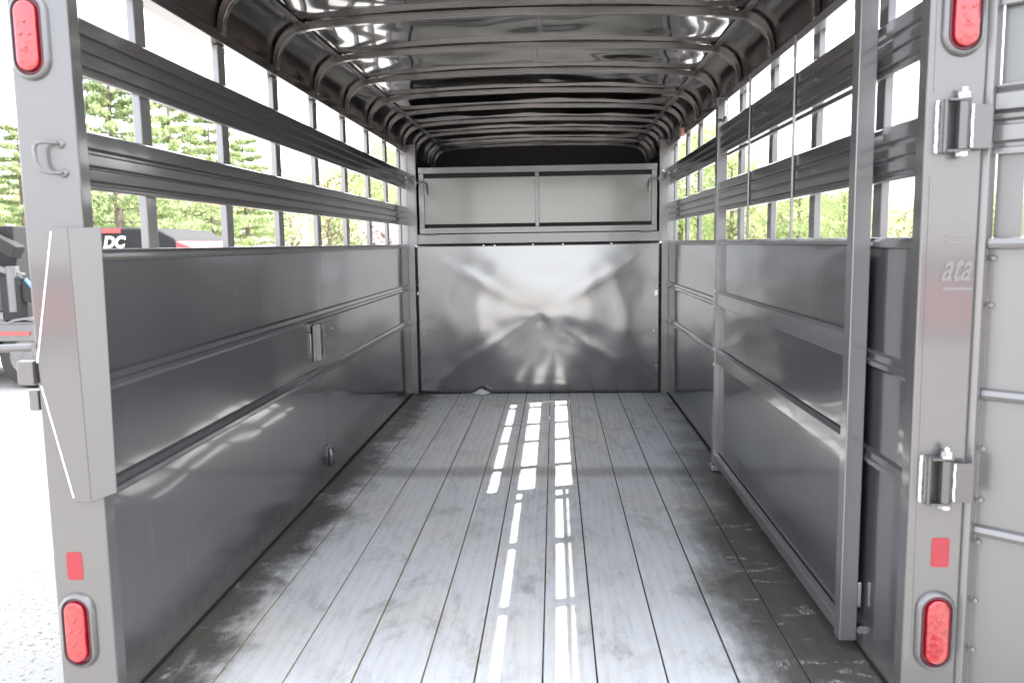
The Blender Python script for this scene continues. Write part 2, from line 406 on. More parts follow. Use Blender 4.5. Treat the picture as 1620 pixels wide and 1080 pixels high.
# ---- side walls
def off(profile, xs, sgn):      # profile (out_to_inside, z) -> x
    return [(xs+sgn*d, z) for d, z in profile]
def side_sheet(x, sgn, y0, y1, name='side_panel', zlo=.008):
    """x = inner surface, sgn=+1 when the inside is towards +X. Two pressed beads run the length."""
    bead = [(0, -.020), (.004, -.017), (.016, -.007), (.0165, .004), (.011, .008), (.0095, .022), (0, .028)]
    pr = [(0, zlo)] + [(d, .524+z) for d, z in bead] + [(d, .772+z) for d, z in bead] + [ (0, 1.052), (-.006, 1.052), (-.006, zlo)]
    return MB().prism(off(pr, x, sgn), y0, y1).build(name, M_wall, T, smooth=12, bev=0)
def cap_rail(x, sgn, y0, y1):
    pr = [(-.05, 1.052), (.006, 1.052), (.010, 1.056), (.010, 1.071), (.006, 1.080), (-.05, 1.080)]
    return MB().prism(off(pr, x, sgn), y0, y1).build('cap_rail', M_rail, T, bev=.002)
def slat_prof(z0, z1):
    H_ = z1-z0
    q = [(-.014, z0), (.000, z0), (.003, z0+.003), (.003, z0+.009), (-.004, z0+.013), (-.004, z0+.017), (.004, z0+.022), (.004, z0+.045),
         (-.003, z0+.048), (-.003, z0+.051), (.004, z0+.055), (.004, z0+H_*.60), (-.005, z0+H_*.63), (-.005, z0+H_*.68), (.003, z0+H_*.72), (.003, z1-.004), (-.002, z1), (-.014, z1)]
    return q
def slat(x, sgn, y0, y1, z0, z1, parent, m_=None, name='side_slat'):
    return MB().prism(off(slat_prof(z0, z1), x, sgn), y0, y1).build(name, m_ or M_rail, parent, bev=.0012)
SL = ((1.212, 1.342), (1.462, 1.588))
for x, sgn in ((XL, 1), (XR, -1)):
    yb = 3.62 if sgn > 0 else 5.19
    side_sheet(x, sgn, 1.765, yb-.003)
    o = side_sheet(x-sgn*.001, sgn, yb+.003, Y1-.022, 'side_panel')
    cap_rail(x, sgn, 1.765, yb-.001); cap_rail(x-sgn*.003, sgn, yb+.001, Y1-.022)
    for z0, z1 in SL: slat(x, sgn, 1.765, Y1-.022, z0, z1, T)
    # posts outside the slats
    ys = (2.135, 2.66, 3.17, 3.69, 4.21, 4.74, 5.24, 5.70) if sgn > 0 else (2.15, 2.68, 3.20, 3.72, 4.24, 4.76, 5.19, 5.70)
    for y in ys:
        xa, xb = x-sgn*.037, x-sgn*.016
        MB().box(xa, xb, y-.028, y+.028, -.04, 1.715).build('side_post', M_gate, T, bev=.003, own=True)
    MB().box(x-sgn*.055, x+sgn*.004, 1.765, YN, 1.716, 1.752).build('roof_rail', M_corner, T, bev=.004)
    MB().box(x-sgn*.0082, x-sgn*.012, 1.765, Y1, -.04, 1.05).build('outer_skin', M_frame, T)
    MB().box(x-sgn*.052, x-sgn*.008, 1.74, YN, -.155, -.0405).build('lower_rail', M_frame, T, bev=.003)
    MB().box(x-sgn*.0005, x+sgn*.006, 1.77, Y1-.03, .001, .0075).build('floor_seal', M_blackgap, T)

# ---- left wall latch, strike plate and drain
lat = empty('side_latch', (XL+.006, 3.50, .66), parent=T)
MB().box(XL+.001, XL+.0035, 3.50, 3.80, .575, .735).build('strike_plate', M_wall, lat, bev=.001)
MB().box(XL+.004, XL+.012, 3.44, 3.47, .585, .74).build('latch_guide', M_gate, lat, bev=.002)
MB().box(XL+.004, XL+.030, 3.470, 3.482, .585, .745).build('latch_cheek', M_frame, lat, bev=.002)
MB().box(XL+.004, XL+.030, 3.522, 3.534, .585, .745).build('latch_cheek', M_frame, lat, bev=.002)
MB().box(XL+.003, XL+.006, 3.483, 3.521, .609, .714).build('latch_slot', M_blackgap, lat)  # dark inside of the latch put in as a black sheet
MB().box(XL+.004, XL+.026, 3.483, 3.521, .715, .735).build('latch_bar', M_rail, lat, bev=.002)
MB().box(XL+.004, XL+.026, 3.483, 3.521, .590, .608).build('latch_bar', M_rail, lat, bev=.002)
MB().tube([(XL+.006, 3.36, .72), (XL+.018, 3.36, .715), (XL+.020, 3.36, .61), (XL+.006, 3.36, .605)], .006).build('latch_handle', M_rail, lat, smooth=40)
for y, z in ((3.62, .68), (3.70, .61), (3.74, .70)):
    MB().lathe((XL+.004, y, z), [(.005, 0), (.005, .003), (.003, .005)], 'X', 10).build('rivet', M_zinc, lat, smooth=30)
kn = MB().tube([(XL+.020, 3.585, .170), (XL+.024, 3.585, .150), (XL+.022, 3.585, .100), (XL+.018, 3.585, .088)], [.012, .017, .017, .013], 14).build('door_hook', M_hinge, T, smooth=40)
MB().box(XL+.0005, XL+.012, 3.565, 3.605, .135, .185).build('hook_plate', M_gate, T, bev=.002)

# ---- rear frame posts
mb = MB().prism([(XL-.080, Y0-.02), (XL+.048, Y0-.02), (XL+.048, Y0+.024), (XL-.080, Y0+.024)], -.16, 1.95, 'Z')
pl = mb.build('rear_post', M_post, T, bev=.005)
mb = MB().prism([(XR-.066, Y0-.02), (XR+.046, Y0-.02), (XR+.046, Y0+.024), (XR-.066, Y0+.024)], -.16, 1.95, 'Z')
pr_ = mb.build('rear_post', M_post, T, bev=.005)
MB().box(XL+.049, XR-.067, Y0-.018, Y0+.022, 1.80, 1.95).build('rear_header', M_frame, T, bev=.004)
# long white seams on the right post, short weld beads
YF = Y0-.02
MB().bar((XR-.047, YF-.0008, .19), (XR-.052, YF-.0008, 1.20), .0016, .0016, (0, 1, 0)).build('seam_line', M_rgf, pr_)
MB().bar((XR-.052, YF-.0008, 1.36), (XR-.054, YF-.0008, 1.80), .0016, .0016, (0, 1, 0)).build('seam_line', M_rgf, pr_)

def tail_lamp(cx, cz, parent, hs=.047, dx=0):
    e = empty('tail_light', (cx, YF, cz), parent=parent)
    R0 = .0415
    mb = MB()
    L = lambda r, y, s=0: [(x_, y, z_) for x_, z_ in stadium(cx, cz, r, hs+s)]
    loft(mb, [L(R0, YF-.0005), L(R0-.002, YF-.006), L(R0-.007, YF-.012), L(R0-.0095, YF-.0125), L(R0-.011, YF-.010), L(R0-.012, YF-.002)], close=True)
    mb.build('lamp_bezel', M_post, e, smooth=60)
    mb = MB(); loft(mb, [L(R0-.0125, YF-.0015), L(R0-.0125, YF-.0095), L(R0-.0150, YF-.0105), L(R0-.0155, YF-.003)])
    mb.build('lamp_gasket', M_gask, e, smooth=50)
    mb = MB(); loft(mb, [[(x_+dx, y_, z_) for x_, y_, z_ in L(r_, y)] for r_, y in ((R0-.0185, YF-.004), (R0-.0185, YF-.0125), (R0-.020, YF-.0145), (R0-.024, YF-.0155))])
    mb.build('lamp_lens', M_lens, e, smooth=60)
    mb = MB()
    for x_, z_ in ((0, .028), (-.010, .003), (.010, .003), (0, -.022)):
        mb.lathe((cx+x_+dx, YF-.0155, cz+z_), [(.0045, .0005), (.004, -.0018), (.002, -.003)][::1], 'Y', 10)
    mb.build('lens_dots', M_lens, e, smooth=60)
    return e
tail_lamp(-1.073, 1.515, T, dx=-.0025); tail_lamp(-1.071, .232, T, dx=-.0025)
tail_lamp(.797, 1.515, T, dx=.0025); tail_lamp(.798, .252, T, dx=.0025)
def decal(cx, cz, w, h, parent):
    c_ = .004; pts = [(cx-w/2+c_, cz-h/2), (cx+w/2-c_, cz-h/2), (cx+w/2, cz-h/2+c_), (cx+w/2, cz+h/2-c_), (cx+w/2-c_, cz+h/2), (cx-w/2+c_, cz+h/2), (cx-w/2, cz+h/2-c_), (cx-w/2, cz-h/2+c_)]
    MB().prism(pts, YF-.0008, YF-.0001, 'Y').build('reflector_tape', M_decal, parent)
decal(-1.070, .382, .036, .064, pl); decal(.803, .423, .037, .064, pr_)

# grab loop on the left post
MB().tube([(XL+.012, YF+.002, 1.297), (XL+.012, YF-.012, 1.299), (XL-.008, YF-.022, 1.301), (XL-.024, YF-.024, 1.298), (XL-.030, YF-.024, 1.288), (XL-.028, YF-.024, 1.258),
           (XL-.018, YF-.024, 1.243), (XL-.002, YF-.022, 1.238), (XL+.016, YF-.012, 1.238), (XL+.016, YF+.002, 1.238)], .0042, 10).build('grab_loop', M_post, pl, smooth=50)
for x, z in ((XL+.013, 1.298), (XL+.016, 1.238)): MB().lathe((x, YF, z), [(.010, 0), (.009, -.003), (.005, -.007)], 'Y', 10).build('weld_bead', M_post, pl, smooth=60)
mb = MB(); 
# folded latch guard plate on the left post: flat trapezoid face plus a lip turned inwards
yf = YF-.012
face = [(-1.055, 1.124), (-1.021, 1.124), (-1.014, .530), (-1.048, .530), (-1.106, .830), (-1.106, .80)]
face = [(-1.055, 1.124), (-1.020, 1.124), (-1.014, .532), (-1.050, .532), (-1.106, .800), (-1.108, .835)]
mb.prism(face, yf, YF-.0004, 'Y')
gp = mb.build('latch_guard', M_post, pl, bev=.0012)
mb = MB()
b0, b1 = Vector((-1.0195, yf, 1.124)), Vector((-1.0135, yf, .532))
lip = [b0, b1, Vector((-.965, YF+.005, .548)), Vector((-.958, YF+.006, 1.126))]
n3 = Vector((0, .003, 0))
vs = lip+[q+n3 for q in lip]
mb.add(vs, [(0,1,2,3),(7,6,5,4),(0,4,5,1),(1,5,6,2),(2,6,7,3),(3,7,4,0)])
mb.build('guard_lip', M_post, gp, bev=.001)
mb = MB(); mb.bar((-1.055, yf-.0006, 1.118), (-1.1085, yf-.0006, .84), .0022, .0028, (0, 1, 0)); mb.bar((-1.104, yf-.0006, .79), (-1.052, yf-.0006, .542), .0022, .0028, (0, 1, 0))
mb.build('guard_edge_glint', M_glint, gp)  # bright glints along the plate edges, painted as thin white bars
mb = MB()     # scuffed silver wear marks on the lip
for (u, v_, a_, b_) in ((.62, .52, .012, .03), (.7, .545, .008, .02), (.5, .505, .01, .012), (.55, .36, .003, .018), (.62, .13, .004, .02), (.7, .78, .005, .02)):
    base = b0.lerp(b1, 1-v_) ; top = lip[3].lerp(lip[2], 1-v_); c_ = base.lerp(top, u)
    mb.box(c_.x-a_/2, c_.x+a_/2, c_.y-.0012, c_.y-.0004, c_.z-b_/2, c_.z+b_/2)
# latch hardware on the outer edge
MB().tube([(XL-.150, YF-.02, .872), (XL-.083, YF-.004, .872)], .0085, 12).build('latch_rod', M_post, pl, smooth=50)
mb = MB().box(XL-.112, XL-.076, YF-.02, YF+.002, .792, .844)
mb.build('latch_keeper', M_post, pl, bev=.004)
MB().box(XL-.103, XL-.081, YF-.002, YF+.012, .732, .778).build('latch_keeper', M_post, pl, bev=.003)
MB().lathe((XL-.03, YF, .062), [(.019, 0), (.019, -.010), (.015, -.014)], 'Y', 6).build('bolt_head', M_zinc, pl, bev=.001)

# ---- hinges between right post and rear gate
def hinge(z0, z1):
    h = empty('gate_hinge', (.80, YF, z0), parent=T)
    x = .795
    mb = MB(); mb.box(x-.036, x-.030, YF-.026, YF-.0002, z0, z1); mb.box(x-.030, x+.014, YF-.030, YF-.004, z1-.005, z1); mb.box(x-.030, x+.014, YF-.030, YF-.004, z0, z0+.005)
    mb.build('hinge_bracket', M_hinge, h, bev=.0015)
    MB().lathe((x+.002, YF-.020, z0+.006), [(.0115, 0), (.0115, z1-z0-.012)], 'Z', 20).build('hinge_barrel', M_hinge, h, smooth=30)
    mb = MB(); mb.lathe((x+.002, YF-.020, z1+.0003), [(.013, 0), (.013, .003)], seg=20); mb.lathe((x+.002, YF-.020, z1+.0035), [(.0115, 0), (.0115, .008), (.009, .010)], seg=6)
    mb.lathe((x+.002, YF-.020, z1+.0138), [(.0065, 0), (.0065, .007), (.004, .009)], seg=12); mb.build('hinge_bolt', M_zinc, h, smooth=30)
    MB().lathe((x+.002, YF-.020, z0-.010), [(.009, 0), (.012, .003), (.012, .0098)], seg=6).build('hinge_nut', M_zinc, h, smooth=30)
    mb = MB(); mb.box(x+.014, XR+.052, YF-.024, YF-.018, z0+.006, z1-.012); mb.build('hinge_leaf', M_hinge, h, bev=.001)
    for xx, yy, ra, za, zb in ((x-.039, YF-.001, .0048, z0, z1), (x+.0175, YF-.024, .0034, z0+.008, z1-.012)):
        pts = [(xx+random.uniform(-.0008, .0008), yy, za+(zb-za)*k/26) for k in range(27)]
        MB().tube(pts, [ra*(.72+.28*abs(sin(k*1.25))+random.uniform(-.05, .05)) for k in range(27)], 8).build('weld_bead', M_weld, h, smooth=60)
hinge(1.243, 1.345); hinge(.532, .632); hinge(-.01, .088)

# ---- roof
prof_in = [(.930, 1.752), (.926, 1.80), (.912, 1.845), (.885, 1.880), (.845, 1.902), (.80, 1.914), (.755, 1.922)]
bow_in = [(.914, 1.738), (.909, 1.782), (.890, 1.822), (.855, 1.853), (.81, 1.872), (.755, 1.884), (.62, 1.893), (.45, 1.900), (.2, 1.906)]
bow_out = [(.9270, 1.738), (.923, 1.79), (.907, 1.838), (.880, 1.872), (.843, 1.893), (.79, 1.905), (.62, 1.920), (.45, 1.926), (.2, 1.932)]
def curve(h_, k=4):        # Catmull-Rom through the half profile
    out = []
    for i in range(len(h_)-1):
        p0, p1, p2, p3 = h_[max(i-1, 0)], h_[i], h_[i+1], h_[min(i+2, len(h_)-1)]
        for j in range(k):
            t = j/k; out.append(tuple(.5*((2*p1[c])+(-p0[c]+p2[c])*t+(2*p0[c]-5*p1[c]+4*p2[c]-p3[c])*t*t+(-p0[c]+3*p1[c]-3*p2[c]+p3[c])*t**3) for c in (0, 1)))
    return out+[h_[-1]]
prof_in = [(.925, 1.752), (.920, 1.80), (.905, 1.842), (.878, 1.873), (.845, 1.893), (.80, 1.903), (.755, 1.909)]
bow_out = [(.921, 1.738), (.916, 1.788), (.899, 1.833), (.870, 1.866), (.838, 1.885), (.79, 1.896), (.62, 1.913), (.45, 1.919), (.2, 1.925)]
bow_in = [(.905, 1.738), (.900, 1.782), (.882, 1.820), (.852, 1.848), (.815, 1.867), (.76, 1.878), (.62, 1.889), (.45, 1.896), (.2, 1.902)]
prof_in, bow_out, bow_in = curve(prof_in), curve(bow_out), curve(bow_in)
def full(half, mid):
    return [(XC-d, z) for d, z in half] + [(XC, mid)] + [(XC+d, z) for d, z in reversed(half)]
def ribbon(inner, outer, y0, y1, name, m_, parent, bev=.0015, smooth=30):
    return MB().prism(inner+list(reversed(outer)), y0, y1).build(name, m_, parent, bev=bev, smooth=smooth)
# curved corner sheets
for sg in (-1, 1):
    a_ = [(XC+sg*d, z) for d, z in prof_in[:-3]]; b_ = [(XC+sg*(d+.003), z+.0025) for d, z in prof_in[:-3]]
    # subdivide the curve for a smooth look
    MB().prism(a_+list(reversed(b_)), Y0-.02, YN).build('roof_corner_sheet', M_corner, T, smooth=40)
    MB().box(XC+sg*.803, XC+sg*.832, Y0, YN, 1.8935, 1.8985).build('roof_seam_strip', M_bow, T, bev=.001)
# flat sheet, oil-canned between the bows
bows = [1.80, 2.10, 2.62, 3.13, 3.66, 4.18, 4.70, 5.22, 5.76, 6.28, 6.86, 7.22]
mb = MB(); nx, ny = 66, 200
xs = [XC-.835+1.67*i/nx for i in range(nx+1)]; ysr = [Y0-.02+(YN-Y0+.02)*j/ny for j in range(ny+1)]
for j, y in enumerate(ysr):
    nb = min(abs(y-b) for b in bows); k = min(1, max(0, (nb-.02)/.14)); k = k*k*(3-2*k)
    for x in xs:
        dx = abs(x-XC); z = 1.932-.031*(dx/.835)**2.2
        w = noise.noise(Vector((x*3.0, y*3.0, 1.7)))*.0085 + noise.noise(Vector((x*6.5, y*6.0, 5.1)))*.0018
        sag = -.0035*cos(min(1, dx/.8)*pi/2)
        mb.v.append(Vector((x, y, z+k*(w+sag))))
for j in range(ny):
    for i in range(nx):
        a_ = j*(nx+1)+i; mb.f.append((a_, a_+1, a_+nx+2, a_+nx+1))
ro = mb.build('roof_sheet', M_roof, T, smooth=60)
sm = ro.modifiers.new('solid', 'SOLIDIFY'); sm.thickness = .002; sm.offset = 1
for y in bows[1:]:
    bo = ribbon(full(bow_in, 1.906), full(bow_out, 1.928), y-.014, y+.014, 'roof_bow', M_bow, T, bev=.003)
    fi = [(XC-(HW-.0+.003)+.0, 0)]
    f1 = full([(d-.0015, z-.0015) for d, z in bow_out], 1.9255); f2 = full([(d+.0005, z+.0008) for d, z in bow_out], 1.9295)
    for s_ in (-1, 1):
        ya, yb_ = sorted((y+s_*.0142, y+s_*.022))
        ribbon(f1, f2, ya, yb_, 'bow_flange', M_bow, bo, bev=0)
# clearance lamp wiring cover on the right roof rail
MB().box(XR-.035, XR-.006, 5.10, 5.16, 1.70, 1.755).build('marker_lamp', plain('amber_lens', (.5, .3, .22), rough=.3, coat=.6), T, bev=.006)

# ---- bulkhead (front wall) with cross-broken sheet
bx0, bx1 = -1.028, .788
for a_, b_ in ((bx0-.012, bx0+.058), (bx1-.054, bx1+.012)):
    MB().box(a_, b_, Y1-.020, Y1+.02, 0.001, 1.775).build('corner_post', M_frame, T, bev=.003)
MB().box(bx0+.059, bx1-.055, Y1-.022, Y1+.018, 1.079, 1.148).build('header_bar', M_frame, T, bev=.003)
cx_, cz_ = -.103, .570
mb = MB(); nx, nz_ = 72, 48; X0_, X1_ = -.992, .752
for j in range(nz_+1):
    z = .006+(1.078-.006)*j/nz_
    for i in range(nx+1):
        x = X0_+(X1_-X0_)*i/nx
        u = (x-cx_)/(.86 if x > cx_ else .89); v_ = (z-cz_)/(.50 if z > cz_ else .56)
        r_ = (abs(u)**8+abs(v_)**8)**.125; r_ = min(r_, 1)
        h_ = .020*(1.005-sqrt(r_*r_+.010))*(1 if v_ > -abs(u) else .7+.3*abs(u)/max(1e-4, abs(v_)))+.0065*math.exp(-((abs(u)-abs(v_))/.08)**2)*min(1, r_*2)**2*(1-r_)
        ang = math.atan2(v_, u); h_ += .004*sin(4*ang+pi/2)*r_*(1-r_)*2
        h_ += (noise.noise(Vector((x*2.4, z*2.4, 3)))*.008+noise.noise(Vector((x*6.5, z*6.5, 8)))*.0022)*sin(pi*min(1, max(0, (1-r_)*1.6))/2)
        mb.v.append(Vector((x, Y1-.026-h_, z)))
for j in range(nz_):
    for i in range(nx):
        a_ = j*(nx+1)+i; mb.f.append((a_, a_+1, a_+nx+2, a_+nx+1))
bk = mb.build('bulkhead_sheet', M_bulk, T, smooth=60)
sm = bk.modifiers.new('solid', 'SOLIDIFY'); sm.thickness = .0015; sm.offset = -1
mb = MB()
for x, z in [(-.978, .735), (-.978, .725), (.714, .722), (-.945, .44), (-.95, .30), (-.5, 1.066), (-.42, 1.064), (-.15, 1.066), (.06, 1.066), (.40, 1.066), (-.1, .55), (.70, .45), (.72, .2)]:
    MB().lathe((x, Y1-.0275, z), [(.007, 0), (.007, -.003), (.004, -.005)], 'Y', 10).build('rivet', M_zinc, bk, smooth=30)
MB().box(.700, .726, Y1-.050, Y1-.030, .695, .74).build('latch_catch', M_zinc, T, bev=.003)
# hatch above
ha = empty('hatch_door', (XC, Y1, 1.16), parent=T)
fx0, fx1, fz0, fz1 = -.950, .716, 1.152, 1.612
mb = MB(); y_a, y_b = Y1-.036, Y1-.008
mb.box(fx0, fx1, y_a, y_b, fz1-.042, fz1); mb.box(fx0, fx1, y_a, y_b, fz0, fz0+.040)
mb.box(fx0, fx0+.036, y_a+.0005, y_b, fz0+.0401, fz1-.0421); mb.box(fx1-.036, fx1, y_a+.0005, y_b, fz0+.0401, fz1-.0421)
mb.box(-.130, -.104, y_a+.001, y_b, fz0+.0402, fz1-.0422)
mb.build('hatch_frame', M_frame, ha, bev=.002)
for a_, b_ in ((fx0+.037, -.131), (-.103, fx1-.037)):
    MB().box(a_, b_, y_b-.012, y_b-.008, fz0+.066, fz1-.074).build('hatch_panel', M_hatch, ha)
    MB().box(a_, b_, y_b-.0015, y_b+.001, fz0+.041, fz0+.0655).build('hatch_gap', M_blackgap, ha)  # darkness of the gaps above and below the panel, as black strips
    MB().box(a_, b_, y_b-.0015, y_b+.001, fz1-.0735, fz1-.0425).build('hatch_gap', M_blackgap, ha)
for x in (-.872, .64): MB().tube([(x-.045, Y1-.045, fz0-.004), (x+.045, Y1-.045, fz0-.004)], .0065, 10).build('hatch_hinge', M_frame, ha, smooth=40)
for x, s_ in ((-.925, 1), (.69, -1)):
    l_ = MB().tube([(x-s_*.075, Y1-.05, 1.508), (x, Y1-.052, 1.508), (x+s_*.022, Y1-.052, 1.503), (x+s_*.028, Y1-.052, 1.485), (x+s_*.028, Y1-.052, 1.425)], .0085, 10).build('slide_bolt', M_frame, ha, smooth=50)
    MB().box(x-s_*.052, x-s_*.036, Y1-.066, Y1-.021, 1.480, 1.535).build('bolt_keeper', M_gate, l_, bev=.003)
    MB().tube([(x-s_*.075, Y1-.05, 1.50), (x-s_*.09, Y1-.052, 1.54), (x-s_*.06, Y1-.054, 1.56)], .005, 8).build('bolt_handle', M_gate, l_, smooth=50)
# closed dark nose beyond the bulkhead
MB().box(XL-.05, XL-.002, Y1+.021, YN, -.04, 1.7155).build('nose_side', M_frame, T)
MB().box(XR+.002, XR+.05, Y1+.021, YN, -.04, 1.7155).build('nose_side', M_frame, T)
MB().box(XL-.05, XR+.05, YN+.001, YN+.03, -.15, 1.90).build('nose_front', M_frame, T, bev=.02)
MB().box(XL+.001, XR-.001, YN-.02, YN-.001, -.04, 1.93).build('nose_lining', M_dark, T)
MB().box(XL+.001, XR-.001, Y1+.021, YN-.021, -.05, -.001).build('nose_floor', M_dark, T)

# ---- centre gate swung back against the right wall
G = empty('centre_gate', (.76, 3.85, .02), parent=T)
gx = .758; ga, gb = 2.125, 3.80
MB().box(gx-.022, gx+.022, 2.08, ga, .035, 1.84).build('gate_post', M_gate, G, bev=.003)
MB().box(gx-.024, gx+.022, gb, 3.85, .030, 1.712).build('gate_post', M_gate, G, bev=.003)
mb = MB(); prf = [(gx+.0, .045), (gx+.0, 1.058), (gx+.0035, 1.058), (gx+.0035, .045)]
MB().prism(prf, ga+.001, gb-.001).build('gate_panel', M_gatepanel, G, smooth=20)
def grail(z0, z1, d=.018, m_=M_gate, name='gate_rail'):
    return MB().prism([(gx-.002, z0), (gx-d, z0+.006), (gx-d, z1-.010), (gx-.004, z1)], ga+.0015, gb-.0015).build(name, m_, G, bev=.002)
grail(.775, .848); grail(.512, .582); grail(.040, .092, .020)
grail(1.058, 1.082, .016)
for z0, z1 in SL: slat(gx-.012, -1, ga+.001, gb-.001, z0-.006, z1-.004, G, M_rail, 'gate_slat')
MB().box(gx-.018, gx+.012, ga+.001, gb-.001, 1.672, 1.698).build('gate_rail', M_gate, G, bev=.003)
for y in (2.62, 3.20): MB().tube([(gx-.021, y, 1.082), (gx-.021, y, 1.69)], .0048, 10).build('gate_rod', M_gate, G, smooth=50)
for y, zz in ((2.62, 0), (3.20, 0)):
    for z0, z1 in SL:
        MB().bar((gx-.019, y-.03, z0+.06), (gx-.019, y-.20, z0+.06), .003, .004).build('slat_stop', M_gate, G)
MB().tube([(gx-.024, 3.79, 1.60), (gx-.030, 3.72, 1.60), (gx-.03, 3.65, 1.585), (gx-.03, 3.60, 1.60), (gx-.03, 3.60, 1.66)], .006, 10).build('gate_latch', M_zinc, G, smooth=50)
MB().box(gx+.024, gx+.036, 2.09, 2.12, .12, .19).build('gate_hook', M_zinc, G, bev=.004)
MB().box(gx-.03, gx+.02, 3.80, 3.86, .0015, .029).build('gate_foot', M_zinc, G, bev=.004)
MB().lathe((gx+.036, 2.1, .06), [(.011, -.01), (.011, .012)], 'Y', 8).build('gate_bolt', M_zinc, G, smooth=30)
MB().lathe((gx+.02, 2.13, .045), [(.008, -.01), (.008, .012)], 'X', 8).build('gate_bolt', M_zinc, G, smooth=30)
for z in (.85, .78, .58, .51): MB().lathe((gx-.024, gb+.004, z), [(.009, 0), (.006, -.004)], 'X', 8).build('weld_bead', M_weld, G, smooth=60)
for z in (1.27, 1.40):
    pass

# ---- rear gate, swung out to the right
RG = empty('rear_gate', (.868, 1.70, 0), parent=T)
ux = Vector((.74, -.673, 0)).normalized(); un_ = Vector((-ux.y, ux.x, 0))   # along gate, through thickness (away from camera)
Mg = Matrix.Translation((.852, 1.713, 0)) @ Matrix(((ux.x, un_.x, 0, 0), (ux.y, un_.y, 0, 0), (0, 0, 1, 0), (0, 0, 0, 1)))
def gbox(a, b, c_, d, z0, z1, name, m_, bev=.002, parent=None):
    return MB().box(a, b, c_, d, z0, z1).xf(Mg).build(name, m_, parent or RG, bev=bev)
GL = 1.60
gbox(-.004, .016, -.006, .042, -.02, 1.80, 'gate_edge', M_rgf, .003)
gbox(GL-.04, GL, 0, .04, -.02, 1.80, 'gate_edge', M_rgf, .003)
gbox(.017, GL-.041, .030, .034, .0, 1.052, 'gate_sheet', M_rgate, 0)
for z0, z1, d in ((1.052, 1.078, .004), (.742, .768, .014), (.452, .478, .014), (.0, .03, .010)):
    MB().prism([(.029, z0), (d+.004, z0+.004), (d, (z0+z1)/2), (d+.004, z1-.003), (.029, z1)], .0165, GL-.0415, 'X').xf(Mg).build('gate_rail', M_rgf, RG, bev=.001, smooth=50)
for z0, z1 in ((1.24, 1.375), (1.525, 1.66)):
    mb = MB()
    pz = [(.03, z0), (.012, z0), (.012, z0+.012), (.020, z0+.014), (.020, z0+.022), (.008, z0+.026), (.008, z0+.055), (.018, z0+.058), (.018, z0+.064), (.008, z0+.068), (.006, z0+.076), (.018, z0+.082), (.008, z0+.086), (.008, z1-.018), (.020, z1-.014), (.012, z1-.004), (.012, z1), (.03, z1)]
    mb.prism(pz, .0165, GL-.0415, 'X').xf(Mg).build('gate_slat', M_rgf, RG, bev=.0008)
for k in range(3): gbox(.018+k*.52, .068+k*.52, .036, .062, 0, 1.79, 'gate_upright', M_post, .002)
gbox(.0165, GL-.0415, .0, .035, 1.77, 1.80, 'gate_rail', M_rgf, .003)
mb = MB()
for z in (.06, .20, .31, .44, .53, .64, .76, .94, 1.035, 1.30, 1.6):
    MB().lathe((.024, .029, z), [(.0065, 0), (.0065, -.004), (.0045, -.006)], 'Y', 6).xf(Mg).build('bolt_head', M_rgf, RG, smooth=30)

# ================================================================== LOOSE ON THE FLOOR
random.seed(3)
def scrap(cx, cy, r, h, name, label, cat, m_):
    mb = MB(); n1, n2 = 14, 8
    for j in range(n2+1):
        for i in range(n1):
            a_ = 2*pi*i/n1; t = j/n2; rr = r*sin(pi*(t*.92+.04))*(1+.35*noise.noise(Vector((cos(a_)*2, sin(a_)*2, t*5))))
            mb.v.append(Vector((cx+rr*cos(a_)*1.3, cy+rr*sin(a_)*.8, max(.0012, h*t*(1+.4*noise.noise(Vector((i*.9, j*.8, 2))))))))
    for j in range(n2):
        for i in range(n1): mb.f.append((j*n1+i, j*n1+(i+1) % n1, (j+1)*n1+(i+1) % n1, (j+1)*n1+i))
    mb.f.append(tuple(reversed(range(n1)))); mb.f.append(tuple(n2*n1+k for k in range(n1)))
    o = mb.build(name, m_, own='base', smooth=15); tag(o, label, cat); return o
M_film = plain('clear_plastic_film', (.78, .80, .82), rough=.25, coat=.6, var=.15, vs=40)
scrap(-.53, Y1-.11, .045, .045, 'plastic_scrap', 'crumpled clear plastic scrap on the floor against the front bulkhead', 'plastic scrap', M_film)

# ================================================================== OUTSIDE
# low truck bed with tow gear, at the far left
TT = empty('tow_truck', (-7.6, 9.6, GZ))
tag(TT, 'black tow truck with grey deck and boom at far left beside the trailer post', 'tow truck')
MB().box(-11.5, -5.55, 9.0, 10.9, .16, .27).build('deck', M_steel, TT, bev=.01)
MB().box(-11.5, -5.55, 8.97, 8.999, .05, .24).build('deck_side', M_steel, TT, bev=.01)
for x in (-6.35, -8.3): MB().box(x, x+.4, 8.955, 8.969, .12, .16).build('side_reflector', M_red, TT)
MB().box(-11.5, -5.7, 9.2, 10.7, -.12, .045).build('chassis', M_black, TT)
pf = [(-6.55, -.20), (-6.50, .0), (-6.38, .09), (-5.75, .09), (-5.60, .0), (-5.55, -.2)]
wheel(-6.02, 9.13, GZ+.36, .36, .25, TT, 'Y'); wheel(-9.6, 9.13, GZ+.36, .36, .25, TT, 'Y')
wheel(-6.02, 10.75, GZ+.36, .36, .25, TT, 'Y'); wheel(-9.6, 10.75, GZ+.36, .36, .25, TT, 'Y')
mb = MB(); arc = [(-6.02+.46*cos(a_), GZ+.36+.46*sin(a_)) for a_ in [pi*k/12 for k in range(13)]]; arc2 = [(-6.02+.43*cos(a_), GZ+.36+.43*sin(a_)) for a_ in [pi*k/12 for k in range(13)]]
mb.prism(arc+arc2[::-1], 8.99, 9.30).build('mudguard', M_steel, TT, smooth=30)
MB().box(-6.42, -6.20, 9.2, 9.5, .27, 1.36).build('mast', M_black, TT, bev=.02)
MB().box(-6.30, -6.08, 9.05, 9.18, .27, .78).build('mast_foot', M_black, TT, bev=.02)
